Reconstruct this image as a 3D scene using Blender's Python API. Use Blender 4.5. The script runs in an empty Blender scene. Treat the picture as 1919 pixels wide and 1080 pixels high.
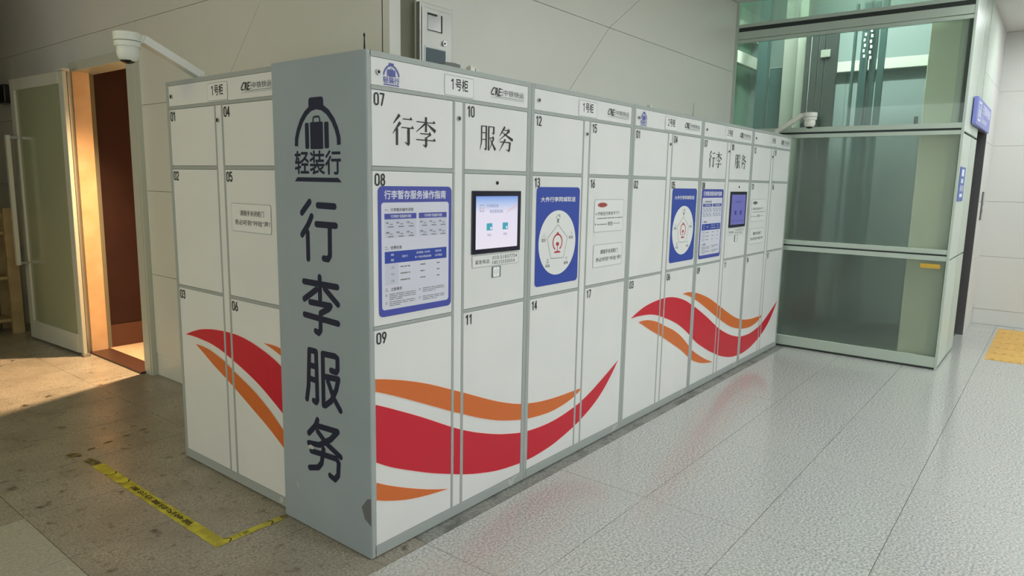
import bpy, math, random
from mathutils import Vector, Matrix
random.seed(7)
S = bpy.context.scene
COL = S.collection

def lin(r, g, b):
    f = lambda c: (c/255/12.92) if c/255 <= .04045 else ((c/255+.055)/1.055)**2.4
    return (f(r), f(g), f(b), 1.0)

# ------------------------------------------------------------------ camera
cd = bpy.data.cameras.new('camera'); cam = bpy.data.objects.new('camera', cd); COL.objects.link(cam)
_R = Vector((0.62231442, -0.78254067, 0.01883791)); _U = Vector((0.10745859, 0.10924474, 0.98818937)); _D = Vector((0.77535632, 0.6129402, -0.15207529))
cam.matrix_world = Matrix(((_R.x, _U.x, -_D.x, -1.78379218), (_R.y, _U.y, -_D.y, -2.14258017), (_R.z, _U.z, -_D.z, 1.60884048), (0, 0, 0, 1)))
cd.lens = 24.2307; cd.sensor_width = 36; cd.sensor_fit = 'HORIZONTAL'; cd.clip_start = .05
S.camera = cam
# ------------------------------------------------------------------ world, exposure
S.view_settings.view_transform = 'Standard'; S.view_settings.look = 'None'
S.view_settings.gamma = 1; S.view_settings.use_curve_mapping = False
S.view_settings.exposure = -0.08
W = bpy.data.worlds.new('world'); S.world = W; W.use_nodes = True
W.node_tree.nodes['Background'].inputs[0].default_value = (0.84, 0.87, 0.84, 1)
W.node_tree.nodes['Background'].inputs[1].default_value = 1.15

# ------------------------------------------------------------------ materials
MATS = {}
def mat(name, col, rough=.5, metal=0, spec=.5, emit=0, trans=0, ior=1.45, build=None):
    if name in MATS: return MATS[name]
    m = bpy.data.materials.new(name); m.use_nodes = True; MATS[name] = m
    nt = m.node_tree; b = nt.nodes['Principled BSDF']
    c = lin(*col)
    b.inputs['Base Color'].default_value = c
    b.inputs['Roughness'].default_value = rough
    b.inputs['Metallic'].default_value = metal
    b.inputs['Specular IOR Level'].default_value = spec
    b.inputs['IOR'].default_value = ior
    b.inputs['Transmission Weight'].default_value = trans
    if emit:
        b.inputs['Emission Color'].default_value = c; b.inputs['Emission Strength'].default_value = emit
        b.inputs['Base Color'].default_value = (0.02, 0.02, 0.02, 1)
    if build: build(nt, b)
    return m

def noise_mix(c1, c2, scale, lo=.4, hi=.6, detail=4, rough=None, bump=0, second=None):
    """colour varies between two tones by noise; optional second noise layer (colour, scale, lo, hi)"""
    def build(nt, b):
        N = nt.nodes; L = nt.links
        tc = N.new('ShaderNodeTexCoord')
        n = N.new('ShaderNodeTexNoise'); n.inputs['Scale'].default_value = scale; n.inputs['Detail'].default_value = detail
        L.new(tc.outputs['Object'], n.inputs['Vector'])
        info = N.new('ShaderNodeObjectInfo')
        add = N.new('ShaderNodeVectorMath'); add.operation = 'MULTIPLY_ADD'
        add.inputs[1].default_value = (1, 1, 1)
        L.new(tc.outputs['Object'], add.inputs[0]); L.new(info.outputs['Location'], add.inputs[2])
        L.new(add.outputs[0], n.inputs['Vector'])
        r = N.new('ShaderNodeValToRGB'); r.color_ramp.elements[0].position = lo; r.color_ramp.elements[1].position = hi
        r.color_ramp.elements[0].color = lin(*c1); r.color_ramp.elements[1].color = lin(*c2)
        L.new(n.outputs['Fac'], r.inputs['Fac'])
        out = r.outputs['Color']
        if second:
            for (c3, sc3, lo3, hi3, amt) in second:
                n2 = N.new('ShaderNodeTexNoise'); n2.inputs['Scale'].default_value = sc3; n2.inputs['Detail'].default_value = 5
                L.new(add.outputs[0], n2.inputs['Vector'])
                mr = N.new('ShaderNodeMapRange'); mr.inputs['From Min'].default_value = lo3; mr.inputs['From Max'].default_value = hi3
                mr.inputs['To Max'].default_value = amt
                L.new(n2.outputs['Fac'], mr.inputs['Value'])
                mx = N.new('ShaderNodeMix'); mx.data_type = 'RGBA'
                L.new(mr.outputs[0], mx.inputs[0]); L.new(out, mx.inputs[6]); mx.inputs[7].default_value = lin(*c3)
                out = mx.outputs[2]
        L.new(out, b.inputs['Base Color'])
        if rough:
            n4 = N.new('ShaderNodeTexNoise'); n4.inputs['Scale'].default_value = 2.5; n4.inputs['Detail'].default_value = 4
            L.new(add.outputs[0], n4.inputs['Vector'])
            m2 = N.new('ShaderNodeMapRange'); m2.inputs['From Min'].default_value = .3; m2.inputs['From Max'].default_value = .7
            m2.inputs['To Min'].default_value = rough[0]; m2.inputs['To Max'].default_value = rough[1]
            L.new(n4.outputs['Fac'], m2.inputs['Value']); L.new(m2.outputs[0], b.inputs['Roughness'])
        if bump:
            bm = N.new('ShaderNodeBump'); bm.inputs['Strength'].default_value = bump; bm.inputs['Distance'].default_value = .002
            L.new(n.outputs['Fac'], bm.inputs['Height']); L.new(bm.outputs[0], b.inputs['Normal'])
    return build

def thin_glass(name, tint, refl=.12, rough=.02):
    m = bpy.data.materials.new(name); m.use_nodes = True; MATS[name] = m
    nt = m.node_tree; N = nt.nodes; L = nt.links; N.clear()
    o = N.new('ShaderNodeOutputMaterial'); t = N.new('ShaderNodeBsdfTransparent'); g = N.new('ShaderNodeBsdfGlossy'); mx = N.new('ShaderNodeMixShader')
    fr = N.new('ShaderNodeFresnel'); fr.inputs['IOR'].default_value = 1.5
    ma = N.new('ShaderNodeMath'); ma.operation = 'MULTIPLY_ADD'; ma.inputs[1].default_value = 1.0; ma.inputs[2].default_value = refl
    L.new(fr.outputs[0], ma.inputs[0])
    t.inputs[0].default_value = lin(*tint); g.inputs['Roughness'].default_value = rough; g.inputs[0].default_value = (.9, 1, .95, 1)
    L.new(ma.outputs[0], mx.inputs[0]); L.new(t.outputs[0], mx.inputs[1]); L.new(g.outputs[0], mx.inputs[2]); L.new(mx.outputs[0], o.inputs[0])
    return m

def frosted(name, col, trans=.6, rough=.35, haze=.25, film=(190, 205, 190)):
    """acid-etched sheet: blurs what stands behind it and carries a thin milky film"""
    m = bpy.data.materials.new(name); m.use_nodes = True; MATS[name] = m
    nt = m.node_tree; N = nt.nodes; L = nt.links; N.clear()
    o = N.new('ShaderNodeOutputMaterial'); r = N.new('ShaderNodeBsdfRefraction'); r.inputs['IOR'].default_value = 1.06
    r.inputs['Roughness'].default_value = rough; r.inputs[0].default_value = lin(*col)
    d = N.new('ShaderNodeBsdfDiffuse'); d.inputs[0].default_value = lin(*film)
    g = N.new('ShaderNodeBsdfGlossy'); g.inputs['Roughness'].default_value = .12
    tl = N.new('ShaderNodeBsdfTranslucent'); tl.inputs[0].default_value = lin(200, 215, 200)
    m0 = N.new('ShaderNodeMixShader'); m0.inputs[0].default_value = .4; L.new(d.outputs[0], m0.inputs[1]); L.new(tl.outputs[0], m0.inputs[2])
    mx = N.new('ShaderNodeMixShader'); mx.inputs[0].default_value = haze
    L.new(r.outputs[0], mx.inputs[1]); L.new(m0.outputs[0], mx.inputs[2])
    fr = N.new('ShaderNodeFresnel'); fr.inputs['IOR'].default_value = 1.45
    m2 = N.new('ShaderNodeMixShader'); L.new(fr.outputs[0], m2.inputs[0]); L.new(mx.outputs[0], m2.inputs[1]); L.new(g.outputs[0], m2.inputs[2])
    L.new(m2.outputs[0], o.inputs[0])
    return m

M = {}
M['door_white'] = mat('locker white enamel', (228, 229, 226), .28, build=noise_mix((226, 227, 224), (231, 231, 228), 3, .3, .7, 2))
M['frame_grey'] = mat('locker grey enamel', (166, 172, 168), .35)
M['panel_grey'] = mat('end panel grey', (156, 168, 174), .42, build=noise_mix((152, 164, 170), (160, 171, 176), 2.5, .3, .7, 3))
M['seam'] = mat('dark seam', (40, 44, 40), .7)
M['print_black'] = mat('black print', (44, 48, 46), .5)
M['print_soft'] = mat('soft grey print', (120, 124, 126), .5)
M['print_navy'] = mat('navy vinyl', (26, 32, 58), .4)
M['print_logo'] = mat('logo blue print', (88, 94, 168), .4)
M['blue'] = mat('poster blue', (52, 76, 168), .35)
M['blue2'] = mat('guide poster blue', (76, 84, 170), .35)
M['paper'] = mat('poster paper', (218, 218, 230), .4)
M['sticker'] = mat('white sticker film', (232, 233, 230), .3)
M['outline'] = mat('sticker outline', (168, 176, 172), .4)
M['red'] = mat('swoosh red film', (206, 30, 52), .35)
M['orange'] = mat('swoosh orange film', (216, 112, 50), .35)
M['film_edge'] = mat('pale film edge', (246, 214, 204), .35)
M['emblem'] = mat('emblem red', (190, 46, 70), .4)
M['badge_red'] = mat('faded red badge', (178, 92, 84), .5)
M['chrome'] = mat('chrome', (190, 190, 190), .18, metal=1)
M['bezel'] = mat('black bezel', (32, 32, 48), .15)
M['black'] = mat('black plastic', (20, 22, 20), .25)
M['chip'] = mat('bare chip', (190, 192, 185), .6)
M['stain'] = mat('dark worn patch', (108, 112, 110), .5)
M['wall'] = mat('aluminium wall panel', (222, 222, 211), .32, build=noise_mix((219, 220, 208), (225, 224, 214), 1.2, .3, .7, 2))
M['wall_white'] = mat('white wall panel', (212, 212, 208), .35)
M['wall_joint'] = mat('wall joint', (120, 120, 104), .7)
M['wall_dark'] = mat('olive glass strip', (104, 104, 82), .2)
M['jamb'] = mat('painted steel jamb', (198, 200, 184), .3)
M['steel'] = mat('brushed steel', (176, 176, 170), .3, metal=.7)
M['dark_steel'] = mat('dark elevator steel', (108, 108, 108), .3, metal=.6)
M['grout'] = mat('grout', (78, 74, 66), .8)
M['tile_clean'] = mat('speckled granite tile', (190, 190, 186), .2, spec=.6, build=noise_mix((150, 152, 148), (208, 209, 204), 85, .38, .62, 3, rough=(.10, .19), second=[((186, 188, 182), 1.1, .35, .7, .5)]))
M['tile_dirty'] = mat('worn granite tile', (150, 142, 126), .35, build=noise_mix((136, 130, 118), (182, 174, 160), 90, .36, .64, 3, rough=(.22, .42), second=[((134, 126, 112), 3.0, .40, .75, .8), ((60, 54, 46), 9, .63, .72, .8), ((96, 88, 74), 26, .58, .70, .55)]))
M['tile_mid'] = mat('soiled granite strip', (140, 142, 136), .4, build=noise_mix((122, 124, 118), (160, 160, 152), 60, .36, .64, 4, rough=(.25, .45), second=[((84, 84, 78), 7, .5, .68, .8)]))
M['tile_pale'] = mat('replaced pale tile', (178, 176, 162), .3, build=noise_mix((166, 164, 152), (184, 182, 168), 70, .36, .64, 3, rough=(.2, .35)))
M['ceiling'] = mat('ceiling paint', (214, 212, 208), .6)
M['lamp'] = mat('lamp diffuser', (235, 255, 242), .5, emit=9.0)
M['lamp_warm'] = mat('warm lamp diffuser', (255, 214, 150), .5, emit=9.0)
M['brown'] = mat('dark brown wall', (56, 34, 31), .5, spec=.25, build=noise_mix((53, 32, 29), (59, 37, 33), 3, .3, .7))
M['brown_base'] = mat('brown baseboard', (92, 58, 46), .4)
M['wood'] = mat('pale wood lining', (222, 184, 142), .4, build=noise_mix((212, 172, 128), (228, 192, 152), 6, .3, .7))
M['threshold'] = mat('dark stone threshold', (74, 48, 38), .4)
M['room_tile'] = mat('inner room tile', (210, 190, 160), .3, build=noise_mix((198, 176, 146), (214, 196, 168), 8, .3, .7))
M['plaster'] = mat('inner plaster', (200, 184, 160), .7)
M['rack_wood'] = mat('rough rack timber', (176, 156, 112), .6, build=noise_mix((160, 140, 98), (184, 164, 120), 7, .3, .7))
M['leaf_glass'] = frosted('door leaf frosted glass', (165, 175, 140), haze=.85, rough=.45, film=(206, 212, 172))
M['cam_white'] = mat('camera housing white', (226, 228, 216), .35)
M['yellow_tape'] = mat('yellow floor tape', (196, 188, 56), .4, build=noise_mix((170, 160, 44), (206, 198, 60), 14, .4, .6))
M['tape_worn'] = mat('worn tape residue', (112, 100, 60), .6, build=noise_mix((84, 72, 50), (140, 128, 74), 40, .4, .6))
M['tape_ink'] = mat('tape ink', (66, 58, 30), .6)
M['tactile'] = mat('tactile paving yellow', (222, 176, 92), .5, build=noise_mix((212, 166, 84), (228, 184, 100), 12, .3, .7))
M['sign_blue'] = mat('sign blue', (128, 134, 205), .4)
M['sign_white'] = mat('sign white', (232, 236, 252), .4)
M['notice_blue'] = mat('notice blue', (70, 98, 176), .4)
M['lift_frame'] = mat('lift frame aluminium', (188, 202, 188), .3, metal=.15)
M['lift_panel'] = mat('lift side panel', (196, 206, 194), .35)
M['lift_cream'] = mat('lift cream column', (238, 240, 216), .5)
M['lift_teal'] = mat('lift teal steel', (54, 80, 78), .35)
M['lift_dark'] = mat('lift dark steel', (48, 54, 52), .4)
M['lift_grey'] = mat('lift grey wall', (138, 144, 132), .5)
M['lift_back'] = mat('lift back wall', (138, 156, 152), .4)
M['lift_green'] = mat('lift green wall', (128, 164, 142), .4)
M['lift_beam'] = mat('lift white beam', (214, 220, 204), .4)
M['white_bits'] = mat('white terminals', (220, 226, 224), .5)
M['glass_clear'] = thin_glass('clear lift glass', (243, 248, 245), .03)
M['glass_top'] = thin_glass('upper lift glass', (228, 242, 234), .35, .05)
M['glass_frost'] = frosted('frosted lift glass', (232, 238, 232), rough=.42, haze=.20)
M['screen_ui2'] = mat('violet screen', (112, 112, 190), .3, emit=.75)
def _ui(nt, b):
    N = nt.nodes; L = nt.links
    tc = N.new('ShaderNodeTexCoord'); sp = N.new('ShaderNodeSeparateXYZ'); L.new(tc.outputs['Object'], sp.inputs[0])
    mr = N.new('ShaderNodeMapRange'); mr.inputs['From Min'].default_value = 1.29; mr.inputs['From Max'].default_value = 1.54
    L.new(sp.outputs['Z'], mr.inputs['Value'])
    r = N.new('ShaderNodeValToRGB'); r.color_ramp.elements[0].color = lin(240, 232, 246); r.color_ramp.elements[1].color = lin(120, 158, 232)
    r.color_ramp.elements[0].position = 0
    e = r.color_ramp.elements.new(.7); e.color = lin(232, 228, 246)
    e = r.color_ramp.elements.new(.88); e.color = lin(178, 200, 240)
    L.new(mr.outputs[0], r.inputs['Fac']); L.new(r.outputs['Color'], b.inputs['Emission Color'])
M['screen_ui'] = mat('bright touch screen', (230, 230, 245), .3, emit=.95, build=_ui)
M['ui_teal'] = mat('screen teal icon', (60, 170, 190), .3, emit=.9)
M['ui_grey'] = mat('screen grey text', (150, 160, 200), .3, emit=.8)
M['ui_orange'] = mat('screen orange streak', (240, 190, 180), .3, emit=.9)
M['ui_violet_dark'] = mat('screen dark violet icon', (64, 60, 140), .3, emit=.7)

# ------------------------------------------------------------------ mesh builder
GL = {}
def glyph(s, off, res):
    k = (s, off, res)
    if k not in GL:
        c = bpy.data.curves.new('g', 'FONT'); c.body = s; c.offset = off; c.resolution_u = res
        o = bpy.data.objects.new('g', c); COL.objects.link(o)
        bpy.context.view_layer.update()
        e = o.evaluated_get(bpy.context.evaluated_depsgraph_get()); m = e.to_mesh()
        vs = [(v.co.x, v.co.y) for v in m.vertices]; fs = [tuple(p.vertices) for p in m.polygons]
        e.to_mesh_clear(); bpy.data.objects.remove(o); bpy.data.curves.remove(c)
        xs = [v[0] for v in vs]; ys = [v[1] for v in vs]
        x0, x1, y0, y1 = min(xs), max(xs), min(ys), max(ys)
        GL[k] = ([((x-x0)/(x1-x0), (y-y0)/(y1-y0)) for x, y in vs], fs)
    return GL[k]

class MB:
    def __init__(s): s.v = []; s.f = []; s.m = []; s.mats = []; s.plane = lambda u, w, d: (u, d, w)
    def mi(s, m):
        m = M[m] if isinstance(m, str) else m
        if m not in s.mats: s.mats.append(m)
        return s.mats.index(m)
    def poly(s, pts, m):
        n = len(s.v); s.v += [tuple(p) for p in pts]; s.f.append(tuple(range(n, n+len(pts)))); s.m.append(s.mi(m)); return s
    def box(s, x0, x1, y0, y1, z0, z1, m):
        n = len(s.v); s.v += [(x, y, z) for x in (x0, x1) for y in (y0, y1) for z in (z0, z1)]
        k = s.mi(m)
        for f in ((0, 1, 3, 2), (4, 6, 7, 5), (0, 4, 5, 1), (2, 3, 7, 6), (0, 2, 6, 4), (1, 5, 7, 3)):
            s.f.append(tuple(n+i for i in f)); s.m.append(k)
        return s
    def prism(s, pts, axis, a, b, m):
        """pts 2-D polygon extruded along axis from a to b"""
        def P(p, t):
            return {0: (t, p[0], p[1]), 1: (p[0], t, p[1]), 2: (p[0], p[1], t)}[axis]
        n = len(s.v); k = s.mi(m); c = len(pts)
        s.v += [P(p, a) for p in pts]+[P(p, b) for p in pts]
        s.f.append(tuple(range(n, n+c))); s.f.append(tuple(range(n+2*c-1, n+c-1, -1))); s.m += [k, k]
        for i in range(c):
            j = (i+1) % c; s.f.append((n+i, n+c+i, n+c+j, n+j)); s.m.append(k)
        return s
    def cyl(s, c, r0, r1, axis, a, b, m, n=20):
        """frustum about an axis; c = the two other coordinates"""
        ring0 = [(c[0]+r0*math.cos(t), c[1]+r0*math.sin(t)) for t in [2*math.pi*i/n for i in range(n)]]
        ring1 = [(c[0]+r1*math.cos(t), c[1]+r1*math.sin(t)) for t in [2*math.pi*i/n for i in range(n)]]
        def P(p, t): return {0: (t, p[0], p[1]), 1: (p[0], t, p[1]), 2: (p[0], p[1], t)}[axis]
        k = s.mi(m); q = len(s.v); s.v += [P(p, a) for p in ring0]+[P(p, b) for p in ring1]
        s.f.append(tuple(range(q, q+n))); s.f.append(tuple(range(q+2*n-1, q+n-1, -1))); s.m += [k, k]
        for i in range(n):
            j = (i+1) % n; s.f.append((q+i, q+n+i, q+n+j, q+j)); s.m.append(k)
        return s
    def sphere(s, c, r, m, z0=-1, z1=1, n=20, st=8, sq=1):
        k = s.mi(m); q = len(s.v)
        for a in range(st+1):
            t = math.asin(max(-1, min(1, z0)))+(math.asin(max(-1, min(1, z1)))-math.asin(max(-1, min(1, z0))))*a/st
            for i in range(n):
                p = 2*math.pi*i/n; s.v.append((c[0]+r*math.cos(t)*math.cos(p), c[1]+r*math.cos(t)*math.sin(p), c[2]+r*sq*math.sin(t)))
        for a in range(st):
            for i in range(n):
                j = (i+1) % n; s.f.append((q+a*n+i, q+a*n+j, q+(a+1)*n+j, q+(a+1)*n+i)); s.m.append(k)
        return s
    def bar(s, a, b, w, h, m):
        """rectangular bar from a to b"""
        a = Vector(a); b = Vector(b); d = (b-a).normalized(); up = Vector((0, 0, 1)) if abs(d.z) < .99 else Vector((1, 0, 0))
        r = d.cross(up).normalized()*w/2; u = r.normalized().cross(d).normalized()*h/2
        n = len(s.v); k = s.mi(m)
        for p in (a, b): s.v += [tuple(p-r-u), tuple(p+r-u), tuple(p+r+u), tuple(p-r+u)]
        for f in ((0, 1, 2, 3), (7, 6, 5, 4), (0, 4, 5, 1), (1, 5, 6, 2), (2, 6, 7, 3), (3, 7, 4, 0)):
            s.f.append(tuple(n+i for i in f)); s.m.append(k)
        return s
    # flat print in the (u, w) plane at depth d
    def dpoly(s, pts, d, m):
        s.k = (getattr(s, 'k', 0)+1) % 40; d -= s.k*4e-6
        return s.poly([s.plane(u, w, d) for u, w in pts], m)
    def rect(s, u0, w0, u1, w1, d, m): return s.dpoly([(u0, w0), (u1, w0), (u1, w1), (u0, w1)], d, m)
    def rrect(s, u0, w0, u1, w1, r, d, m, n=5):
        P = []
        for cx, cy, t0 in ((u1-r, w0+r, -90), (u1-r, w1-r, 0), (u0+r, w1-r, 90), (u0+r, w0+r, 180)):
            for i in range(n+1):
                t = math.radians(t0+90*i/n); P.append((cx+r*math.cos(t), cy+r*math.sin(t)))
        return s.dpoly(P, d, m)
    def ell(s, u, w, ru, rw, d, m, n=32): return s.dpoly([(u+ru*math.cos(2*math.pi*i/n), w+rw*math.sin(2*math.pi*i/n)) for i in range(n)], d, m)
    def stroke(s, pts, w0, d, m, w1=None, caps=True, closed=False):
        w1 = w0 if w1 is None else w1
        if closed: pts = list(pts)+[pts[0]]
        n = len(pts)-1
        for i in range(n):
            (ax, ay), (bx, by) = pts[i], pts[i+1]; L = math.hypot(bx-ax, by-ay) or 1
            wa = (w0+(w1-w0)*i/n)/2; wb = (w0+(w1-w0)*(i+1)/n)/2; nx, ny = -(by-ay)/L, (bx-ax)/L
            s.dpoly([(ax+nx*wa, ay+ny*wa), (ax-nx*wa, ay-ny*wa), (bx-nx*wb, by-ny*wb), (bx+nx*wb, by+ny*wb)], d, m)
        if caps:
            for i in range(n+1):
                r = (w0+(w1-w0)*i/max(n, 1))/2
                s.ell(pts[i][0], pts[i][1], r, r, d, m, 12)
        return s
    def text(s, t, u0, w0, u1, w1, d, m, bold=0, res=3, shear=0):
        vs, fs = glyph(t, 0, res); k = s.mi(m); h = w1-w0; q = bold*h*.62
        for c, (a, e) in enumerate(((0, 0), (-q, 0), (q, 0), (0, q), (0, -q)) if bold else ((0, 0),)):
            n = len(s.v); s.v += [s.plane(u0+x*(u1-u0)+shear*y*h+a, w0+y*h+e, d-c*1.2e-5) for x, y in vs]
            for f in fs: s.f.append(tuple(n+i for i in f)); s.m.append(k)
        return s
    def build(s, name, parent=None, smooth=False, bevel=0, **props):
        me = bpy.data.meshes.new(name); me.from_pydata(s.v, [], s.f)
        for m in s.mats: me.materials.append(m)
        me.polygons.foreach_set('material_index', s.m)
        if smooth:
            me.polygons.foreach_set('use_smooth', [True]*len(s.f))
            me.update()
        me.update()
        o = bpy.data.objects.new(name, me); COL.objects.link(o)
        if parent: o.parent = parent
        for k, v in props.items(): o[k] = v
        if bevel:
            b = o.modifiers.new('bevel', 'BEVEL'); b.width = bevel; b.segments = 2; b.limit_method = 'ANGLE'
        return o

def thing(name, label, cat, loc=(0, 0, 0), rotz=0, group=None, kind=None):
    o = bpy.data.objects.new(name, None); COL.objects.link(o); o.location = loc; o.rotation_euler = (0, 0, rotz)
    o.empty_display_size = .1
    if label: o['label'] = label
    if cat: o['category'] = cat
    if group: o['group'] = group
    if kind: o['kind'] = kind
    return o

def box(name, x0, x1, y0, y1, z0, z1, m, parent=None, bevel=0, **p):
    return MB().box(x0, x1, y0, y1, z0, z1, m).build(name, parent, bevel=bevel, **p)

# ------------------------------------------------------------------ setting: floor
ZC = 3.43
floor = box('floor', -5, 10, -8, 10, -.12, -.006, 'grout', kind='structure', label='grey and brown granite tile floor with thin dark joints')
TX, TY = 1.062, .532
tile_mesh = {}
def tile(name, i, j, m):
    if m not in tile_mesh:
        b = MB(); g = .0014
        b.box(g, TX-g, g, TY-g, -.006, 0, m)
        me = bpy.data.meshes.new('floor_tile'); me.from_pydata(b.v, [], b.f); me.materials.append(M[m]); me.update(); tile_mesh[m] = me
    o = bpy.data.objects.new('floor_tile', tile_mesh[m]); COL.objects.link(o); o.parent = floor
    o.location = (.25+TX*i, -.075+TY*j, random.uniform(-.0004, 0))
for i in range(-3, 8):
    for j in range(-7, 16):
        x0 = .25+TX*i; y0 = -.075+TY*j
        if x0 > .6 and y0 > .6: continue            # under the block behind the wall
        if i == -2 and j <= 2: m = 'tile_pale' if j < 3 else 'tile_dirty'
        elif i == -3 and j <= 2: m = 'tile_pale'
        elif j >= 1: m = 'tile_dirty'
        elif j == 0: m = 'tile_mid' if i >= 0 else 'tile_dirty'
        elif i < -1: m = 'tile_pale'
        else: m = 'tile_clean'
        tile('floor_tile', i, j, m)

# ------------------------------------------------------------------ setting: walls
ZB = [0.0, .185, .83, 1.486, 2.138, 2.76, ZC]
G = .003
def clip(pts, a, b, c):
    """keep part of polygon with a*x+b*y<=c"""
    out = []
    for i in range(len(pts)):
        p, q = pts[i], pts[(i+1) % len(pts)]
        fp, fq = a*p[0]+b*p[1]-c, a*q[0]+b*q[1]-c
        if fp <= 0: out.append(p)
        if fp*fq < 0:
            t = fp/(fp-fq); out.append((p[0]+(q[0]-p[0])*t, p[1]+(q[1]-p[1])*t))
    return out
def wall_panel(parent, axis, face, back, u0, u1, z0, z1, m='wall', diag=None):
    polys = [[(u0+G/2, z0+G/2), (u1-G/2, z0+G/2), (u1-G/2, z1-G/2), (u0+G/2, z1-G/2)]]
    if diag:
        (ax, az), (bx, bz) = diag; nx, nz = bz-az, -(bx-ax); L = math.hypot(nx, nz); nx /= L; nz /= L; c = nx*ax+nz*az
        polys = [clip(polys[0], nx, nz, c-G/2), clip(polys[0], -nx, -nz, -c-G/2)]
    for p in polys:
        if len(p) >= 3: MB().prism(p, axis, face, back, m).build('wall_panel', parent, bevel=.0012)

# left wall: plane x = .70, doorway from y = 3.62 to 4.62
wl = MB()
wl.box(.712, .84, .712, 3.60, 0, ZC, 'wall_joint').box(.712, .84, 4.70, 10, 0, ZC, 'wall_joint').box(.712, .84, 3.60, 4.70, 2.55, ZC, 'wall_joint')
wall_left = wl.build('wall_left', kind='structure', label='olive lit panel wall on the left with the doorway')
for (a, b) in zip(ZB, ZB[1:]):
    f = .706 if b < .2 else .70
    if a < 2.1:
        wall_panel(wall_left, 0, f, .712, .70, 2.0, a, b); wall_panel(wall_left, 0, f, .712, 2.0, 3.48, a, b)
        for y in (4.72, 6.3, 7.9): wall_panel(wall_left, 0, f, .712, y, min(y+1.58, 10), a, b)
    elif a < 2.5:
        wall_panel(wall_left, 0, f, .712, .70, 3.5, a, b, diag=((2.32, 2.138), (1.72, 2.76)))
        wall_panel(wall_left, 0, f, .712, 3.5, 4.72, 2.553, b)
        for y in (4.72, 6.3, 7.9): wall_panel(wall_left, 0, f, .712, y, min(y+1.58, 10), a, b)
    else:
        wall_panel(wall_left, 0, f, .712, .70, 10, a, b)
# back wall: plane y = .65
wb = MB().box(.712, 5.33, .664, .80, 0, ZC, 'wall_joint')
wall_back = wb.build('wall_back', kind='structure', label='pale panel wall behind the long locker row')
for (a, b) in zip(ZB, ZB[1:]):
    if a < 2.1:
        for x in (.885, 2.37, 3.86): wall_panel(wall_back, 1, .65, .664, x, {.885: 2.37, 2.37: 3.86, 3.86: 5.325}[x], a, b)
    elif a < 2.5: wall_panel(wall_back, 1, .65, .664, .885, 5.325, a, b, diag=((2.24, 2.138), (2.86, 2.76)))
    else: wall_panel(wall_back, 1, .65, .664, .885, 5.325, a, b, diag=((2.86, 2.76), (3.90, ZC)))
box('trim_1', .70, .776, .65, .712, 0, ZC, 'wall', kind='structure', label='pale corner column left of the dark strip', bevel=.003)
box('trim_2', .776, .882, .662, .70, 0, ZC, 'wall_dark', kind='structure', label='dark olive recessed strip beside the steel cabinet')
box('trim_3', 5.322, 5.338, .62, .82, 0, ZC, 'lift_frame', kind='structure', label='pale vertical edge where the wall meets the lift')
ps = MB().box(-1.0, -.9, 5.0, 10, 0, ZC, 'wall_joint').box(-5, -.9, 5.0, 5.1, 0, ZC, 'wall_joint')  # unseen walls, added to keep light off the wall beyond the door leaf
ps.build('wall_light_block', kind='structure', label='unseen walls added to darken the passage beyond the door')
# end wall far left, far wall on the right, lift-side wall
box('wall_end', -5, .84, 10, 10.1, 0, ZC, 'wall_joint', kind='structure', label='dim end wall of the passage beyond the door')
wf = MB().box(8.302, 8.42, -8, -1.41, 0, ZC, 'wall_joint').build('wall_far', kind='structure', label='white panel wall at the far right')
for (a, b) in zip(ZB, ZB[1:]):
    for y in (-4.9, -3.16, -1.41): wall_panel(wf, 0, 8.29, 8.302, y-1.75, y, a, b, m='wall_white')
ws = MB().box(7.38, 8.29, -1.398, -1.2, 0, ZC, 'wall_joint').box(6.47, 7.38, -1.398, -1.2, 2.23, ZC, 'wall_joint')
wall_side = ws.build('wall_side', kind='structure', label='narrow panel wall right of the lift doorway')
for (a, b) in zip(ZB, ZB[1:]):
    wall_panel(wall_side, 1, -1.41, -1.398, 7.38, 8.288, a, b, m='wall_white')
wall_panel(wall_side, 1, -1.41, -1.398, 6.47, 7.38, 2.23, 2.76, m='lift_panel'); wall_panel(wall_side, 1, -1.41, -1.398, 6.47, 7.38, 2.76, ZC, m='lift_panel')
cl = MB().box(-5, .72, -8, 10, ZC, ZC+.1, 'ceiling').box(.72, 5.33, -8, .8, ZC, ZC+.1, 'ceiling').box(5.33, 10, -8, -1.41, ZC, ZC+.1, 'ceiling').box(6.0, 10, -1.41, -1.2, ZC, ZC+.1, 'ceiling')
cl.build('ceiling', kind='structure', label='white flat ceiling')

# ------------------------------------------------------------------ lamps in the ceiling
def ceiling_lamp(x, y, w, l, strength, label, warm=False):
    t = thing('ceiling_light', label, 'light', (x, y, ZC), group='warm ceiling lamps' if warm else 'ceiling lamps over the hall')
    f = MB()
    for a in (-1, 1):
        f.box(a*w/2-.02, a*w/2+.02, -l/2-.02, l/2+.02, -.02, 0, 'lift_frame'); f.box(-w/2, w/2, a*l/2-.02, a*l/2+.02, -.02, 0, 'lift_frame')
    f.build('lamp_frame', t)
    m = mat('lamp diffuser %g %d' % (strength, warm), (252, 236, 112) if warm else (246, 252, 252), .5, emit=strength)
    MB().box(-w/2+.02, w/2-.02, -l/2+.02, l/2-.02, -.012, 0, m).build('diffuser', t)
for x in (.6, 2.8, 5.0, 7.2):
    for y in (-2.4, -4.8):
        ceiling_lamp(x, y, .3, 1.2, 32.0, 'cool white ceiling lamp, %s from the left in the row %s the lockers' % ({.6: 'first', 2.8: 'second', 5.0: 'third', 7.2: 'last'}[x], 'nearer' if y > -3 else 'farther from'))
ceiling_lamp(-2.6, 2.2, .3, 1.2, 24.0, 'dim warm ceiling lamp over the dark passage', warm=True)

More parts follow.
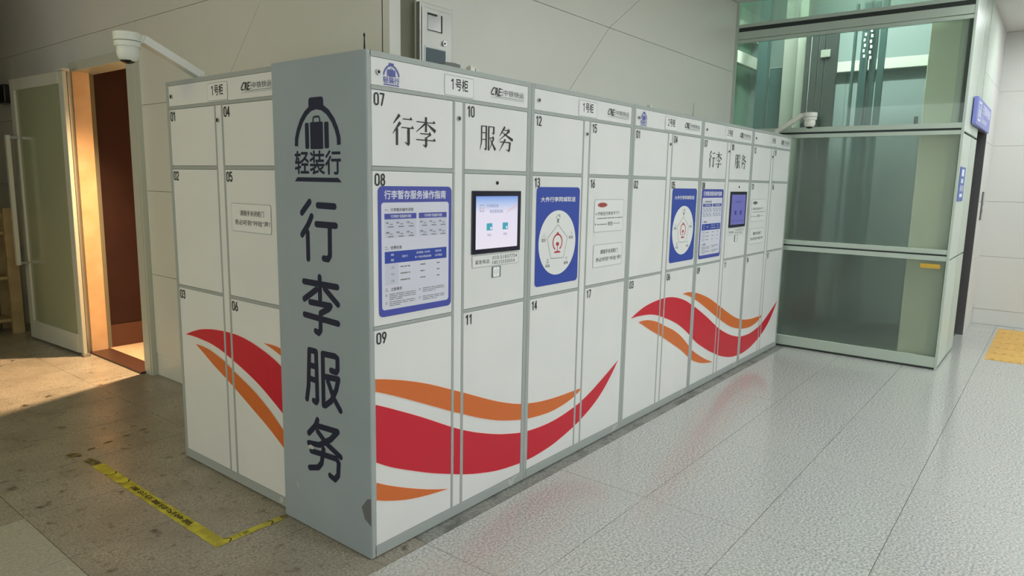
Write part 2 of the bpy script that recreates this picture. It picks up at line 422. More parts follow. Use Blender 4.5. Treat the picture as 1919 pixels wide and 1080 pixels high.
# ------------------------------------------------------------------ doorway
dr = MB()
dr.box(.66, .84, 3.48, 3.62, 0, 2.552, 'jamb').box(.655, .66, 3.50, 3.53, 0, 2.53, 'jamb')
dr.box(.65, .84, 3.60, 4.72, 2.475, 2.552, 'jamb').box(.60, .70, 4.64, 4.72, 0, 2.475, 'jamb')
d1 = dr.build('door_1', kind='structure', label='pale steel door frame around the orange lit room', bevel=.004)
box('door_lining', .64, .775, 4.62, 4.70, 0, 2.475, 'wood', d1)
box('threshold', .62, .80, 3.60, 4.66, -.004, .014, 'threshold', d1)
box('hinge_rail', .60, .615, 4.61, 4.638, 0, 2.475, 'steel', d1)
# room beyond
rm = MB()
rm.box(.84, 4, 2.9, 3.0, 0, 2.9, 'plaster').box(4, 4.1, 2.9, 4.84, 0, 2.9, 'brown').box(.84, 4.1, 2.9, 4.84, 2.9, 3.0, 'plaster')
rm.box(.84, .86, 3.0, 3.55, 0, 2.9, 'plaster')
rm.build('wall_room', kind='structure', label='plaster walls of the small room beyond the door')
box('wall_brown', .775, 4, 4.73, 4.84, 0, 2.9, 'brown', kind='structure', label='dark brown wall seen through the doorway')
box('baseboard_room', .80, 4, 4.71, 4.729, 0, .21, 'brown_base', kind='structure', label='orange brown baseboard below the brown wall')
box('floor_room', .80, 4, 3.0, 4.73, -.05, .002, 'room_tile', kind='structure', label='warm lit tile floor inside the doorway')
rl = thing('pendant_lamp', 'warm lamp inside the room behind the doorway', 'light', (1.42, 3.84, 2.9))
MB().cyl((0, 0), .012, .012, 2, -.12, 0, 'black').cyl((0, 0), .11, .05, 2, -.10, -.04, 'jamb').build('lamp_shade', rl)
rb = MB().sphere((0, 0, -.13), .045, 'lamp_warm').build('bulb', rl, smooth=True)
ld = bpy.data.lights.new('room_lamp_light', 'SPOT'); ld.energy = 980; ld.color = (1, .65, .35); ld.shadow_soft_size = .06; ld.spot_size = math.radians(96); ld.spot_blend = 1.0
lo = bpy.data.objects.new('room_lamp_light', ld); COL.objects.link(lo); lo.location = (1.42, 3.84, 2.70); lo.rotation_euler = Vector((-1.7, -.35, -2.7)).to_track_quat('-Z', 'Y').to_euler()

# door leaf, folded back against the wall
LA = Vector((.556, 4.54, 0)); LB = Vector((.500, 5.655, 0)); LL = (LB-LA).length
leaf = thing('glass_door_leaf', 'open door leaf with pale frame and frosted green glass', 'door', (LA.x, LA.y, .02), math.atan2(LB.y-LA.y, LB.x-LA.x))
HT = 2.44
fr = MB(); fr.box(0, .09, -.016, .016, 0, HT, 'jamb').box(LL-.09, LL, -.022, .022, 0, HT, 'jamb').box(.09, LL-.09, -.022, .022, 0, .17, 'jamb').box(.09, LL-.09, -.022, .022, HT-.10, HT, 'jamb')
fr.build('door_frame', leaf, bevel=.003)
box('glass_pane', .088, LL-.088, -.005, .005, .168, HT-.098, 'leaf_glass', leaf)
h = MB().bar((LL-.09, .105, .72), (LL-.09, .105, 1.93), .034, .034, 'jamb')
h.bar((LL-.09, .02, .74), (LL-.09, .105, .74), .022, .022, 'chrome').bar((LL-.09, .02, 1.91), (LL-.09, .105, 1.91), .022, .022, 'chrome')
h.build('pull_handle', leaf)
MB().box(-.03, .02, -.03, .03, -.018, .0, 'steel').build('hinge', leaf)
MB().box(-.03, .05, -.03, .03, HT, HT+.018, 'jamb').build('top_pivot', leaf)
# timber rack and things in the dark at far left
rk = thing('timber_rack', 'pale rough timber rack standing in the dark beyond the door', 'rack', (.43, 6.0, 0))
for (x, y, hh) in ((0, 0, 1.26), (-.30, .02, 1.24), (0, .34, 1.2)): box('post', x, x+.10, y, y+.04, 0, hh, 'rack_wood', rk)
for z in (.12, .55, 1.0): box('shelf_board', -.32, .02, .042, .32, z, z+.03, 'rack_wood', rk)
tag = box('low_plinth', -.88, .08, 5.98, 6.9, 0, .06, 'tile_mid'); tag['label'] = 'low dusty concrete plinth on the floor at far left'; tag['category'] = 'plinth'
lb = MB().box(.60, .699, 6.25, 6.55, 2.30, 2.48, 'black').build('wall_speaker', bevel=.01); lb['label'] = 'small black box high on the wall at far left'; lb['category'] = 'speaker'

# ------------------------------------------------------------------ steel cabinet on the back wall
cb = thing('hydrant_cabinet', 'tall steel wall cabinet with a small glass window', 'cabinet', (.884, .65, 2.104))
c = MB().box(0, .245, -.03, -.001, 0, .436, 'steel').build('cabinet_body', cb, bevel=.002)
c = MB().box(.012, .232, -.036, -.031, 0, .412, 'steel').build('cabinet_door', cb, bevel=.002)
w = MB().box(.05, .16, -.038, -.0365, .298, .388, 'chrome').build('cabinet_window', c)
MB().box(.05, .16, -.0395, -.038, .298, .302, 'black').box(.152, .16, -.0395, -.038, .298, .388, 'seam').box(.05, .12, -.0395, -.038, .378, .388, 'seam').build('window_border', c)
MB().cyl((.175, .247), .014, .014, 1, -.045, -.036, 'chrome', 16).cyl((.175, .247), .006, .006, 1, -.047, -.045, 'black', 10).build('cabinet_lock', c)
MB().box(.028, .194, -.038, -.0362, .0, .218, 'white_bits').box(.036, .186, -.0395, -.0382, .0, .208, mat('grey glass', (96, 110, 116), .1)).build('glass_panel', c)

# ------------------------------------------------------------------ printed pieces shared by the lockers
UW = 1.0572
RT = [(0.076, 0.736), (0.173, 0.769), (0.26, 0.791), (0.365, 0.806), (0.485, 0.814), (0.581, 0.815), (0.673, 0.808), (0.762, 0.793), (0.865, 0.768), (0.947, 0.741), (1.0, 0.719), (1.088, 0.683), (1.178, 0.643), (1.353, 0.56), (1.536, 0.466), (1.608, 0.432), (1.716, 0.387), (1.877, 0.332), (2.0, 0.3), (2.11, 0.278), (2.28, 0.266), (2.427, 0.271), (2.601, 0.296), (2.686, 0.316), (2.786, 0.35), (2.914, 0.402), (3.025, 0.45), (3.101, 0.484)]
RB = [(0.076, 0.736), (0.148, 0.738), (0.234, 0.735), (0.337, 0.727), (0.417, 0.714), (0.485, 0.697), (0.577, 0.669), (0.676, 0.637), (0.794, 0.592), (0.885, 0.548), (0.99, 0.491), (1.089, 0.43), (1.174, 0.382), (1.299, 0.325), (1.417, 0.275), (1.542, 0.229), (1.636, 0.196), (1.755, 0.162), (1.903, 0.13), (2.08, 0.111), (2.18, 0.109), (2.29, 0.115), (2.41, 0.13), (2.608, 0.176), (2.689, 0.203), (2.814, 0.256), (2.921, 0.32), (3.028, 0.41), (3.101, 0.484)]
OLT = [(0.183, 0.697), (0.26, 0.696), (0.339, 0.687), (0.477, 0.652), (0.573, 0.614), (0.743, 0.55), (0.881, 0.48), (0.994, 0.405), (1.087, 0.342), (1.173, 0.297), (1.299, 0.241), (1.417, 0.195), (1.52, 0.161)]
OLB = [(0.183, 0.697), (0.252, 0.666), (0.359, 0.615), (0.49, 0.56), (0.579, 0.521), (0.736, 0.448), (0.874, 0.382), (0.992, 0.316), (1.086, 0.264), (1.173, 0.23), (1.266, 0.202), (1.382, 0.179), (1.52, 0.161)]
OUT_ = [(0.855, 0.811), (0.934, 0.813), (0.994, 0.808), (1.087, 0.793), (1.155, 0.778), (1.264, 0.748), (1.39, 0.706), (1.534, 0.648), (1.627, 0.61), (1.757, 0.555), (1.873, 0.508), (1.994, 0.466), (2.073, 0.444), (2.152, 0.428), (2.274, 0.411), (2.42, 0.401), (2.595, 0.397), (2.673, 0.394)]
OUB = [(0.855, 0.811), (0.922, 0.795), (0.992, 0.774), (1.088, 0.74), (1.179, 0.703), (1.308, 0.646), (1.447, 0.583), (1.535, 0.543), (1.628, 0.503), (1.737, 0.457), (1.875, 0.407), (2.0, 0.373), (2.11, 0.35), (2.259, 0.333), (2.386, 0.330), (2.538, 0.348), (2.637, 0.375), (2.673, 0.394)]
def ev(T, u):
    if u <= T[0][0]: return T[0][1]
    if u >= T[-1][0]: return T[-1][1]
    for i in range(len(T)-1):
        if T[i][0] <= u <= T[i+1][0]:
            def sl(k):
                a = max(k-1, 0); b = min(k+1, len(T)-1); return (T[b][1]-T[a][1])/(T[b][0]-T[a][0])
            hh = T[i+1][0]-T[i][0]; t = (u-T[i][0])/hh
            return (2*t**3-3*t*t+1)*T[i][1]+(t**3-2*t*t+t)*hh*sl(i)+(-2*t**3+3*t*t)*T[i+1][1]+(t**3-t*t)*hh*sl(i+1)
def swoosh(parent, k, u0, u1, z0, z1, d):
    """film pieces on a door that spans local u0..u1 of the k-th unit of a bank"""
    b = MB(); used = False; ph = .003
    for T, Bt, m in ((RT, RB, 'red'), (OLT, OLB, 'orange'), (OUT_, OUB, 'orange')):
        a = max(u0+k*UW+.002, T[0][0]); e = min(u1+k*UW-.002, T[-1][0])
        if e <= a+.002: continue
        used = True; n = max(2, int((e-a)/.018))
        us = [a+(e-a)*i/n for i in range(n+1)]
        for i in range(n):
            p, q = us[i], us[i+1]
            cl_ = lambda z: min(max(z, z0), z1)
            b.dpoly([(p-k*UW, cl_(ev(Bt, p)-ph)), (q-k*UW, cl_(ev(Bt, q)-ph)), (q-k*UW, cl_(ev(T, q)+ph)), (p-k*UW, cl_(ev(T, p)+ph))], d, 'film_edge')
            b.dpoly([(p-k*UW, cl_(ev(Bt, p))), (q-k*UW, cl_(ev(Bt, q))), (q-k*UW, cl_(ev(T, q))), (p-k*UW, cl_(ev(T, p)))], d-.0004, m)
    if used: b.build('swoosh_print', parent, label='red and orange wave film')

BIG = {'xing': [[(0.254, 1.509), (0.197, 1.46)], [(0.266, 1.448), (0.24, 1.411), (0.195, 1.365)], [(0.235, 1.378), (0.235, 1.263)], [(0.311, 1.496), (0.424, 1.495)], [(0.299, 1.416), (0.43, 1.416)], [(0.389, 1.411), (0.387, 1.289), (0.374, 1.272), (0.344, 1.273)]], 'li': [[(0.199, 1.16), (0.431, 1.159)], [(0.312, 1.19), (0.312, 1.094)], [(0.287, 1.133), (0.198, 1.082)], [(0.346, 1.143), (0.388, 1.115), (0.434, 1.085)], [(0.24, 1.073), (0.384, 1.073), (0.372, 1.059), (0.313, 1.032), (0.31, 0.957), (0.297, 0.942), (0.275, 0.948)], [(0.197, 1.012), (0.433, 1.003)]], 'fu': [[(0.224, 0.855), (0.212, 0.688), (0.197, 0.624)], [(0.224, 0.855), (0.273, 0.855), (0.275, 0.634), (0.265, 0.621), (0.248, 0.626)], [(0.221, 0.786), (0.272, 0.786)], [(0.219, 0.725), (0.27, 0.722)], [(0.321, 0.854), (0.406, 0.857), (0.423, 0.85), (0.423, 0.801), (0.412, 0.787), (0.378, 0.789)], [(0.321, 0.854), (0.319, 0.62)], [(0.33, 0.753), (0.427, 0.759), (0.411, 0.71), (0.376, 0.653), (0.33, 0.621)], [(0.354, 0.736), (0.391, 0.669), (0.437, 0.621)]], 'wu': [[(0.272, 0.542), (0.256, 0.511), (0.204, 0.464)], [(0.276, 0.514), (0.415, 0.521), (0.365, 0.474), (0.283, 0.427), (0.202, 0.416)], [(0.27, 0.488), (0.334, 0.446), (0.432, 0.41)], [(0.218, 0.383), (0.401, 0.394), (0.418, 0.379), (0.412, 0.32), (0.388, 0.294), (0.354, 0.303)], [(0.311, 0.415), (0.295, 0.345), (0.269, 0.317), (0.204, 0.298)]]}
def logo(b, u0, z0, s, sz, d, m):
    """travel-light emblem: bag-shaped arch, suitcase, three characters and a base bar. s, sz scale from the end panel's size"""
    T = lambda p: (u0+(p[0]-.153)*s, z0+(p[1]-1.594)*sz)
    arch = [(0.171, 1.743), (0.174, 1.775), (0.187, 1.808), (0.211, 1.846), (0.241, 1.876), (0.276, 1.896), (0.315, 1.903), (0.355, 1.896), (0.392, 1.876), (0.425, 1.843), (0.447, 1.807), (0.459, 1.775), (0.461, 1.744)]
    b.stroke([T(p) for p in arch], .024*s, d, m, caps=False)
    for p in arch[1:-1]: q = T(p); b.ell(q[0], q[1], .012*s, .012*sz, d, m, 10)
    q0 = T((.264, 1.893)); q1 = T((.364, 1.940)); b.rrect(q0[0], q0[1], q1[0], q1[1], .014*s, d-.0001, m)
    for (a, c_, e, f) in ((.235, .262, 1.731, 1.838), (.271, .358, 1.729, 1.840), (.367, .396, 1.731, 1.838)):
        q0 = T((a, e)); q1 = T((c_, f)); b.rrect(q0[0], q0[1], q1[0], q1[1], .006*s, d, m, 3)
    b.stroke([T(p) for p in [(.292, 1.836), (.293, 1.855), (.300, 1.861), (.331, 1.861), (.337, 1.855), (.338, 1.836)]], .008*s, d, m, caps=False)
    q0 = T((.157, 1.626)); q1 = T((.470, 1.722)); b.text('轻装行', q0[0], q0[1], q1[0], q1[1], d, m, bold=.035)
    b.dpoly([T(p) for p in [(.153, 1.594), (.475, 1.594), (.452, 1.612), (.172, 1.612)]], d, m)

SONG = {
 '行': [((.34, .98), (.06, .68), .11, .02), ((.37, .74), (.03, .36), .11, .02), ((.22, .54), (.22, .0), .10, .09), ((.48, .86), (.90, .86), .035, 't'), ((.42, .58), (.97, .58), .035, 't'), ((.74, .58), (.74, .05), .11, .11), ((.76, .03), (.56, .12), .09, .01)],
 '李': [((.04, .82), (.95, .82), .035, 't'), ((.5, 1.0), (.5, .5), .10, .09), ((.49, .8), (.03, .48), .08, .02), ((.52, .8), (.97, .54), .02, .13), ((.22, .44), (.74, .44), .035, 't'), ((.74, .43), (.5, .31), .07, .03), ((.51, .33), (.51, .03), .10, .10), ((.52, .0), (.34, .08), .08, .01), ((.03, .23), (.97, .23), .035, 't')],
 '服': [((.12, .95), (.12, .3), .07, .06), ((.12, .3), (.02, .0), .06, .01), ((.12, .94), (.41, .94), .035, .035), ((.40, .96), (.40, .04), .08, .08), ((.41, .02), (.26, .08), .07, .01), ((.12, .68), (.4, .68), .035, .035), ((.12, .42), (.4, .42), .035, .035),
        ((.55, .96), (.55, .0), .08, .08), ((.55, .94), (.88, .94), .035, .035), ((.86, .95), (.86, .68), .08, .08), ((.87, .67), (.72, .70), .07, .01), ((.58, .5), (.87, .5), .035, 't'), ((.86, .49), (.58, .01), .08, .01), ((.62, .48), (.97, .04), .02, .11)],
 '务': [((.45, 1.0), (.13, .60), .10, .02), ((.40, .86), (.74, .86), .035, 't'), ((.74, .85), (.08, .42), .09, .01), ((.28, .78), (.95, .48), .02, .12), ((.15, .38), (.79, .38), .035, .05), ((.79, .39), (.74, .05), .09, .09), ((.75, .02), (.54, .10), .08, .01), ((.48, .50), (.14, .0), .10, .01)]}
def song(b, ch, u0, z0, u1, z1, d, m):
    fu, fz = u1-u0, z1-z0
    for (p, q, w0, w1) in SONG[ch]:
        P = (u0+p[0]*fu, z0+p[1]*fz); Q = (u0+q[0]*fu, z0+q[1]*fz)
        if w1 == 't':
            b.stroke([P, Q], w0*fz, d, m, caps=False)
            b.dpoly([(Q[0]-.13*fu, Q[1]), (Q[0]+.02*fu, Q[1]), (Q[0]-.06*fu, Q[1]+.085*fz)], d-.0001, m)
        else: b.stroke([P, Q], w0*fu, d, m, w1=w1*fu, caps=False)

def textbars(b, u0, z0, u1, d, m, h=.0035, gap=.4):
    """a line of print too small to read: short runs"""
    u = u0
    while u < u1:
        L = random.uniform(.012, .05); b.rect(u, z0, min(u+L, u1), z0+h, d, m); u += L+random.uniform(.002, .006)

def arc(cx, cy, rx, ry, a0, a1, n=8): return [(cx+rx*math.cos(math.radians(a0+(a1-a0)*i/n)), cy+ry*math.sin(math.radians(a0+(a1-a0)*i/n))) for i in range(n+1)]
DIG = {'0': [arc(.5, .78, .5, .22, 0, 180)+arc(.5, .22, .5, .22, 180, 360)+[(1, .78)]],
 '1': [[(.12, .80), (.62, 1), (.62, 0)]],
 '2': [arc(.5, .76, .48, .24, 170, 0)+[(.95, .62), (.02, 0), (1, 0)]],
 '3': [arc(.48, .77, .46, .23, 160, -90)+[(.35, .54)], [(.35, .54)]+arc(.48, .27, .5, .27, 90, -160)],
 '4': [[(.72, 0), (.72, 1), (.0, .28), (1, .28)]],
 '5': [[(.92, 1), (.12, 1), (.06, .56)]+arc(.48, .32, .48, .32, 130, -150)],
 '6': [[(.70, 1), (.12, .45)]+arc(.5, .29, .48, .29, 160, 520, 14)],
 '7': [[(0, 1), (1, 1), (.38, 0)]],
 '8': [arc(.5, .77, .42, .23, 0, 360, 12), arc(.5, .27, .49, .27, 0, 360, 12)],
 '9': [arc(.5, .71, .48, .29, 0, 360, 14), [(.95, .60), (.35, 0)]]}
def digits(b, t, u0, z0, z1, d, m, w=.019, gap=.010, sw=.0068):
    u = u0
    for c in t:
        for st in DIG[c]: b.stroke([(u+p[0]*w, z0+sw/2+p[1]*(z1-z0-sw)) for p in st], sw, d, m)
        u += (w if c != '1' else w*.8)+gap
    return b
D0 = -.0006   # first print layer in front of a door
def poster_guide(parent, u0):
    b = MB(); U = lambda u: u+u0
    b.rrect(U(.053), 1.048, U(.478), 1.583, .022, D0, 'blue2')
    b.rrect(U(.069), 1.076, U(.460), 1.517, .014, D0-.0004, 'paper')
    b.text('行李暂存服务操作指南', U(.086), 1.531, U(.440), 1.566, D0-.0004, 'paper', bold=.045)
    d = D0-.0008
    b.text('一、行李暂存操作流程', U(.086), 1.480, U(.245), 1.494, d, 'print_black', bold=.02, res=1)
    for (a, e, t) in ((.085, .262, '“行李寄存”柜面操作流程'), (.276, .446, '“行李领取”柜面操作流程')):
        b.rect(U(a), 1.449, U(e), 1.472, d, 'blue2')
        b.text(t, U(a+.030), 1.454, U(e-.030), 1.467, d-.0004, 'paper', bold=.02, res=1)
        b.rect(U(a), 1.372, U(e), 1.449, d, mat('pale lilac', (206, 208, 222), .4))
        for r in range(2):
            for c_ in range(3):
                x = a+.006+c_*.057; z = 1.430-r*.040
                b.text('步骤'+'一二三四五六'[r*3+c_], U(x), z, U(x+.020), z+.008, d-.0004, 'print_black', bold=.02, res=1)
                b.rect(U(x+.022), z-.003, U(x+.038), z, d-.0004, 'print_soft'); b.rect(U(x+.012), z-.014, U(x+.042), z-.010, d-.0004, 'print_soft')
    b.text('二、收费标准', U(.086), 1.325, U(.178), 1.339, d, 'print_black', bold=.02, res=1)
    b.rect(U(.085), 1.268, U(.446), 1.317, d, 'blue')
    for (x0_, x1_, z_, t) in ((.108, .122, 1.298, '规格'), (.108, .122, 1.276, '箱型'), (.170, .200, 1.288, '柜体尺寸'), (.252, .330, 1.298, '首次使用起，四小时内'), (.244, .338, 1.279, '第一个时段计费标准及收费'), (.366, .400, 1.298, '超时后每'), (.362, .406, 1.279, '小时计费标准')):
        b.text(t, U(x0_+.01), z_, U(x1_+.012), z_+.010, d-.0004, 'paper', bold=.02, res=1)
    for r, t in enumerate(('小箱', '中箱', '大箱')):
        z = 1.245-r*.028
        b.text(t, U(.118), z, U(.136), z+.010, d, 'print_soft', res=1)
        textbars(b, U(.170), z+.003, U(.225), d, 'print_soft', .005); textbars(b, U(.285), z+.003, U(.315), d, 'print_soft', .005); textbars(b, U(.385), z+.003, U(.402), d, 'print_soft', .005)
    b.rect(U(.085), 1.178, U(.160), 1.266, d+.0002, mat('pale lilac', (206, 208, 222), .4))
    b.text('三、注意事项', U(.086), 1.152, U(.178), 1.166, d, 'print_black', bold=.02, res=1)
    for (x, z, n) in ((.090, 1.128, 4), (.090, 1.100-.036, 0), (.275, 1.135, 3)):
        pass
    for (x, z, n, wv) in ((.092, 1.136, 4, .150), (.092, 1.103, 3, .150), (.282, 1.142, 3, .135), (.282, 1.106, 3, .135)):
        b.ell(U(x), z, .0052, .0052, d, 'print_soft', 12); b.ell(U(x), z, .003, .003, d-.0003, 'paper', 10)
        for r in range(n): textbars(b, U(x+.016), z+.002-r*.0075, U(x+.016+wv*(1 if r < n-1 else random.uniform(.3, .8))), d, 'print_soft', .003)
    b.build('guide_poster', parent, label='blue and white luggage service guide poster')

def poster_delivery(parent, u0):
    b = MB(); U = lambda u: u+u0
    b.rrect(U(.060), 1.059, U(.470), 1.586, .024, D0, 'blue')
    b.text('大件行李同城取送', U(.098), 1.508, U(.426), 1.534, D0-.0004, 'sticker', bold=.04)
    cu, cz = .262, 1.286
    b.ell(U(cu), cz, .176, .176, D0-.0004, 'sticker', 48)
    d = D0-.0008
    pent = [(.261, 1.385), (.356, 1.311), (.321, 1.200), (.202, 1.202), (.163, 1.312)]
    b.stroke([(U(p[0]), p[1]) for p in pent], .003, d, 'print_soft', caps=False, closed=True)
    b.text('家', U(.250), 1.393, U(.272), 1.418, d, 'print_black', bold=.03, res=1)
    b.stroke([(U(.240), 1.420), (U(.261), 1.440), (U(.282), 1.420)], .003, d, 'print_soft', caps=False); b.rect(U(.272), 1.424, U(.278), 1.440, d, 'print_soft')
    b.text('酒店', U(.110), 1.296, U(.150), 1.314, d, 'print_black', bold=.02, res=1); b.stroke([(U(.118), 1.322), (U(.134), 1.340), (U(.150), 1.322)], .002, d, 'outline', caps=False, closed=True)
    b.text('机场', U(.370), 1.300, U(.410), 1.318, d, 'print_black', bold=.02, res=1); b.stroke([(U(.386), 1.340), (U(.402), 1.332), (U(.390), 1.326)], .003, d, 'outline', caps=False)
    b.text('车站', U(.152), 1.156, U(.192), 1.174, d, 'print_black', bold=.02, res=1); b.stroke([(U(.162), 1.182), (U(.172), 1.204), (U(.182), 1.182)], .003, d, 'print_soft', caps=False, closed=True)
    b.text('商场', U(.328), 1.160, U(.368), 1.178, d, 'print_black', bold=.02, res=1); b.stroke([(U(.342), 1.200), (U(.350), 1.186), (U(.358), 1.200)], .003, d, 'outline', caps=False, closed=True)
    # railway emblem: open ring with a cap, and a rail section
    R_ = .043; cz2 = 1.288; pts = [(U(.261)+R_*math.sin(t), cz2+R_*math.cos(t)) for t in [math.radians(-150+300*i/24) for i in range(25)]]
    b.stroke(pts, .0085, d, 'emblem', caps=False)
    b.dpoly([(U(.247), cz2+R_), (U(.275), cz2+R_), (U(.266), cz2+R_+.012), (U(.256), cz2+R_+.012)], d, 'emblem')
    b.rrect(U(.248), 1.270, U(.274), 1.288, .004, d-.0001, 'emblem'); b.rect(U(.2585), 1.234, U(.2635), 1.272, d-.0001, 'emblem')
    b.dpoly([(U(.230), 1.230), (U(.292), 1.230), (U(.288), 1.237), (U(.266), 1.241), (U(.256), 1.241), (U(.234), 1.237)], d-.0001, 'emblem')
    b.build('delivery_poster', parent, label='blue poster with white circle and red emblem')

def sticker_close(parent, u0, u1, z0, z1):
    b = MB(); b.rrect(u0, z0, u1, z1, .012, D0, 'outline'); b.rrect(u0+.003, z0+.003, u1-.003, z1-.003, .010, D0-.0004, 'sticker')
    w_ = u1-u0; hh = z1-z0
    b.text('请随手关闭柜门', u0+.23*w_, z0+.57*hh, u0+.83*w_, z0+.76*hh, D0-.0008, 'print_black', bold=.02, res=2)
    b.text('务必听到“咔哒”声！', u0+.09*w_, z0+.24*hh, u0+.97*w_, z0+.43*hh, D0-.0008, 'print_black', bold=.02, res=2)
    b.build('door_sticker', parent, label='rounded white sticker with two lines of text')
def sticker_hint(parent, u0, u1, z0, z1, soft=False):
    b = MB(); b.rrect(u0, z0, u1, z1, .014, D0, 'outline'); b.rrect(u0+.003, z0+.003, u1-.003, z1-.003, .012, D0-.0004, 'sticker')
    w_ = u1-u0; hh = z1-z0; d = D0-.0008
    b.ell(u0+.26*w_, z0+.83*hh, .16*w_, .075*hh, d, 'badge_red' if not soft else 'print_soft', 20); b.text('提示', u0+.17*w_, z0+.79*hh, u0+.35*w_, z0+.87*hh, d-.0004, mat('dark red', (120, 50, 46), .5), bold=.03, res=1)
    b.ell(u0+.06*w_, z0+.555*hh, .006, .006, d, 'print_soft', 10); b.text('开柜后行李存不下？', u0+.11*w_, z0+.51*hh, u0+.85*w_, z0+.62*hh, d, 'print_black', bold=.02, res=2)
    textbars(b, u0+.10*w_, z0+.41*hh, u1-.01, d, 'print_soft', .005)
    b.ell(u0+.05*w_, z0+.245*hh, .006, .006, d, 'print_soft', 10); textbars(b, u0+.10*w_, z0+.225*hh, u0+.44*w_, d, 'print_soft', .005)
    b.text('短信', u0+.46*w_, z0+.19*hh, u0+.62*w_, z0+.31*hh, d, 'print_black', bold=.02, res=1); textbars(b, u0+.65*w_, z0+.235*hh, u0+.88*w_, d, 'print_soft', .004)
    b.build('hint_sticker', parent, label='white sticker with red badge and lines of text')

def lock(parent, u, z):
    MB().cyl((u, z), .0105, .0105, 1, -.006, .0, 'chrome', 16).cyl((u, z), .0055, .0055, 1, -.0075, -.006, 'seam', 12).build('lock', parent)

COLS = ((.0265, .4855), (.5655, 1.0265)); ROWS = ((1.6615, 1.955), (1.0135, 1.643), (.0555, .9968))
def locker(label, loc, rotz, bank, k, nums, width=1.0572, end_panel=False, logo_on=False, right_cut=0, pads=(), scraps=()):
    t = thing('locker_unit', label, 'locker', loc, rotz, group=None)
    Wd = width-.0022; dp = .628; x0 = .004 if end_panel else 0
    b = MB()
    b.box(x0+.002, Wd-.002, .019, dp, .006, 2.099, 'frame_grey')
    for (a, e) in ((x0, .0255), (1.0275, Wd)):
        if e > a: b.box(a, e, 0, .019, .006, 2.1, 'frame_grey')
    b.box(.4865, .4995, 0.001, .019, .04, 1.96, 'frame_grey'); b.box(.5495, .5645, .001, .019, .04, 1.96, 'frame_grey')
    b.box(.02, 1.03, 0, .019, .006, .0545, 'frame_grey'); b.box(.02, 1.03, 0, .019, 2.078, 2.1, 'frame_grey'); b.box(.02, 1.03, 0, .019, 1.956, 1.9715, 'frame_grey')
    for (a, e) in ((.9978, 1.0125), (1.644, 1.6605)):
        for (p, q) in ((.02, .487), (.564, 1.03)): b.box(p, q, 0, .019, a, e, 'frame_grey')
    b.box(x0+.004, Wd-.004, .012, dp-.02, 0, .006, 'seam')
    b.build('carcass', t, bevel=.0012)
    hdr = box('header_panel', .0265, 1.0265, .0012, .018, 1.9725, 2.077, 'door_white', t, bevel=.0012)
    lock(hdr, .060, 2.022)
    pb = MB()
    pb.rrect(.430, 1.9765, .620, 2.0635, .008, D0+.0002, 'outline'); pb.rrect(.4325, 1.979, .6175, 2.061, .007, D0-.0002, 'sticker')
    digits(pb, str(bank), .472, 2.003, 2.050, D0-.0006, 'print_black', .018, 0, .006); pb.text('号柜', .500, 2.002, .580, 2.052, D0-.0006, 'print_black', bold=.03)
    pb.build('number_plate', hdr, label='cabinet number plate')
    lg = MB()
    lg.stroke([(.772, 2.043), (.760, 2.043), (.742, 2.020), (.744, 2.0125), (.764, 2.0125)], .006, D0, 'print_black', caps=False)
    lg.text('RE', .772, 2.010, .809, 2.0445, D0, 'print_black', bold=.05, shear=.12)
    for q in range(3): lg.rect(.814, 2.013+q*.013, .829, 2.017+q*.013, D0, 'print_soft')
    lg.text('中铁快运', .834, 2.014, .992, 2.042, D0, 'print_soft', bold=.01)
    lg.rect(.775, 2.0050, .994, 2.0072, D0, 'print_soft'); lg.rect(.742, 1.998, .990, 2.0, D0, 'outline')
    lg.build('operator_mark', hdr)
    if logo_on:
        q = MB(); logo(q, .085, 1.978, .27, .25, D0, 'print_logo'); q.build('emblem_print', hdr, label='blue suitcase emblem')
    st = box('centre_strip', .5003, .5487, .0012, .018, .0555, 1.955, 'door_white', t, bevel=.001)
    lock(st, .521, 1.883)
    swoosh(st, k, .5003, .5487, .0555, 1.9, D0)
    doors = {}
    for c_ in range(2):
        for r in range(3):
            n = nums[c_][r]
            u0, u1 = COLS[c_]; z0, z1 = ROWS[r]
            if n is None: continue
            d = box('locker_door' if n != 'S' else 'screen_panel', u0+.0008, u1-.0008, .0012, .018, z0+.0006, z1-.0006, 'door_white', t, bevel=.0012)
            doors[(c_, r)] = d
            if n != 'S':
                digits(MB(), n, u0+.0145, z1-.060, z1-.010, D0, 'print_black').build('door_number', d)
            if r == 2: swoosh(d, k, u0+.001, u1-.001, z0, z1, D0)
    for (pts) in scraps:
        MB().dpoly(pts, -.0008, 'chip').build('tape_scrap', t, label='torn scrap of white tape')
    return t, doors

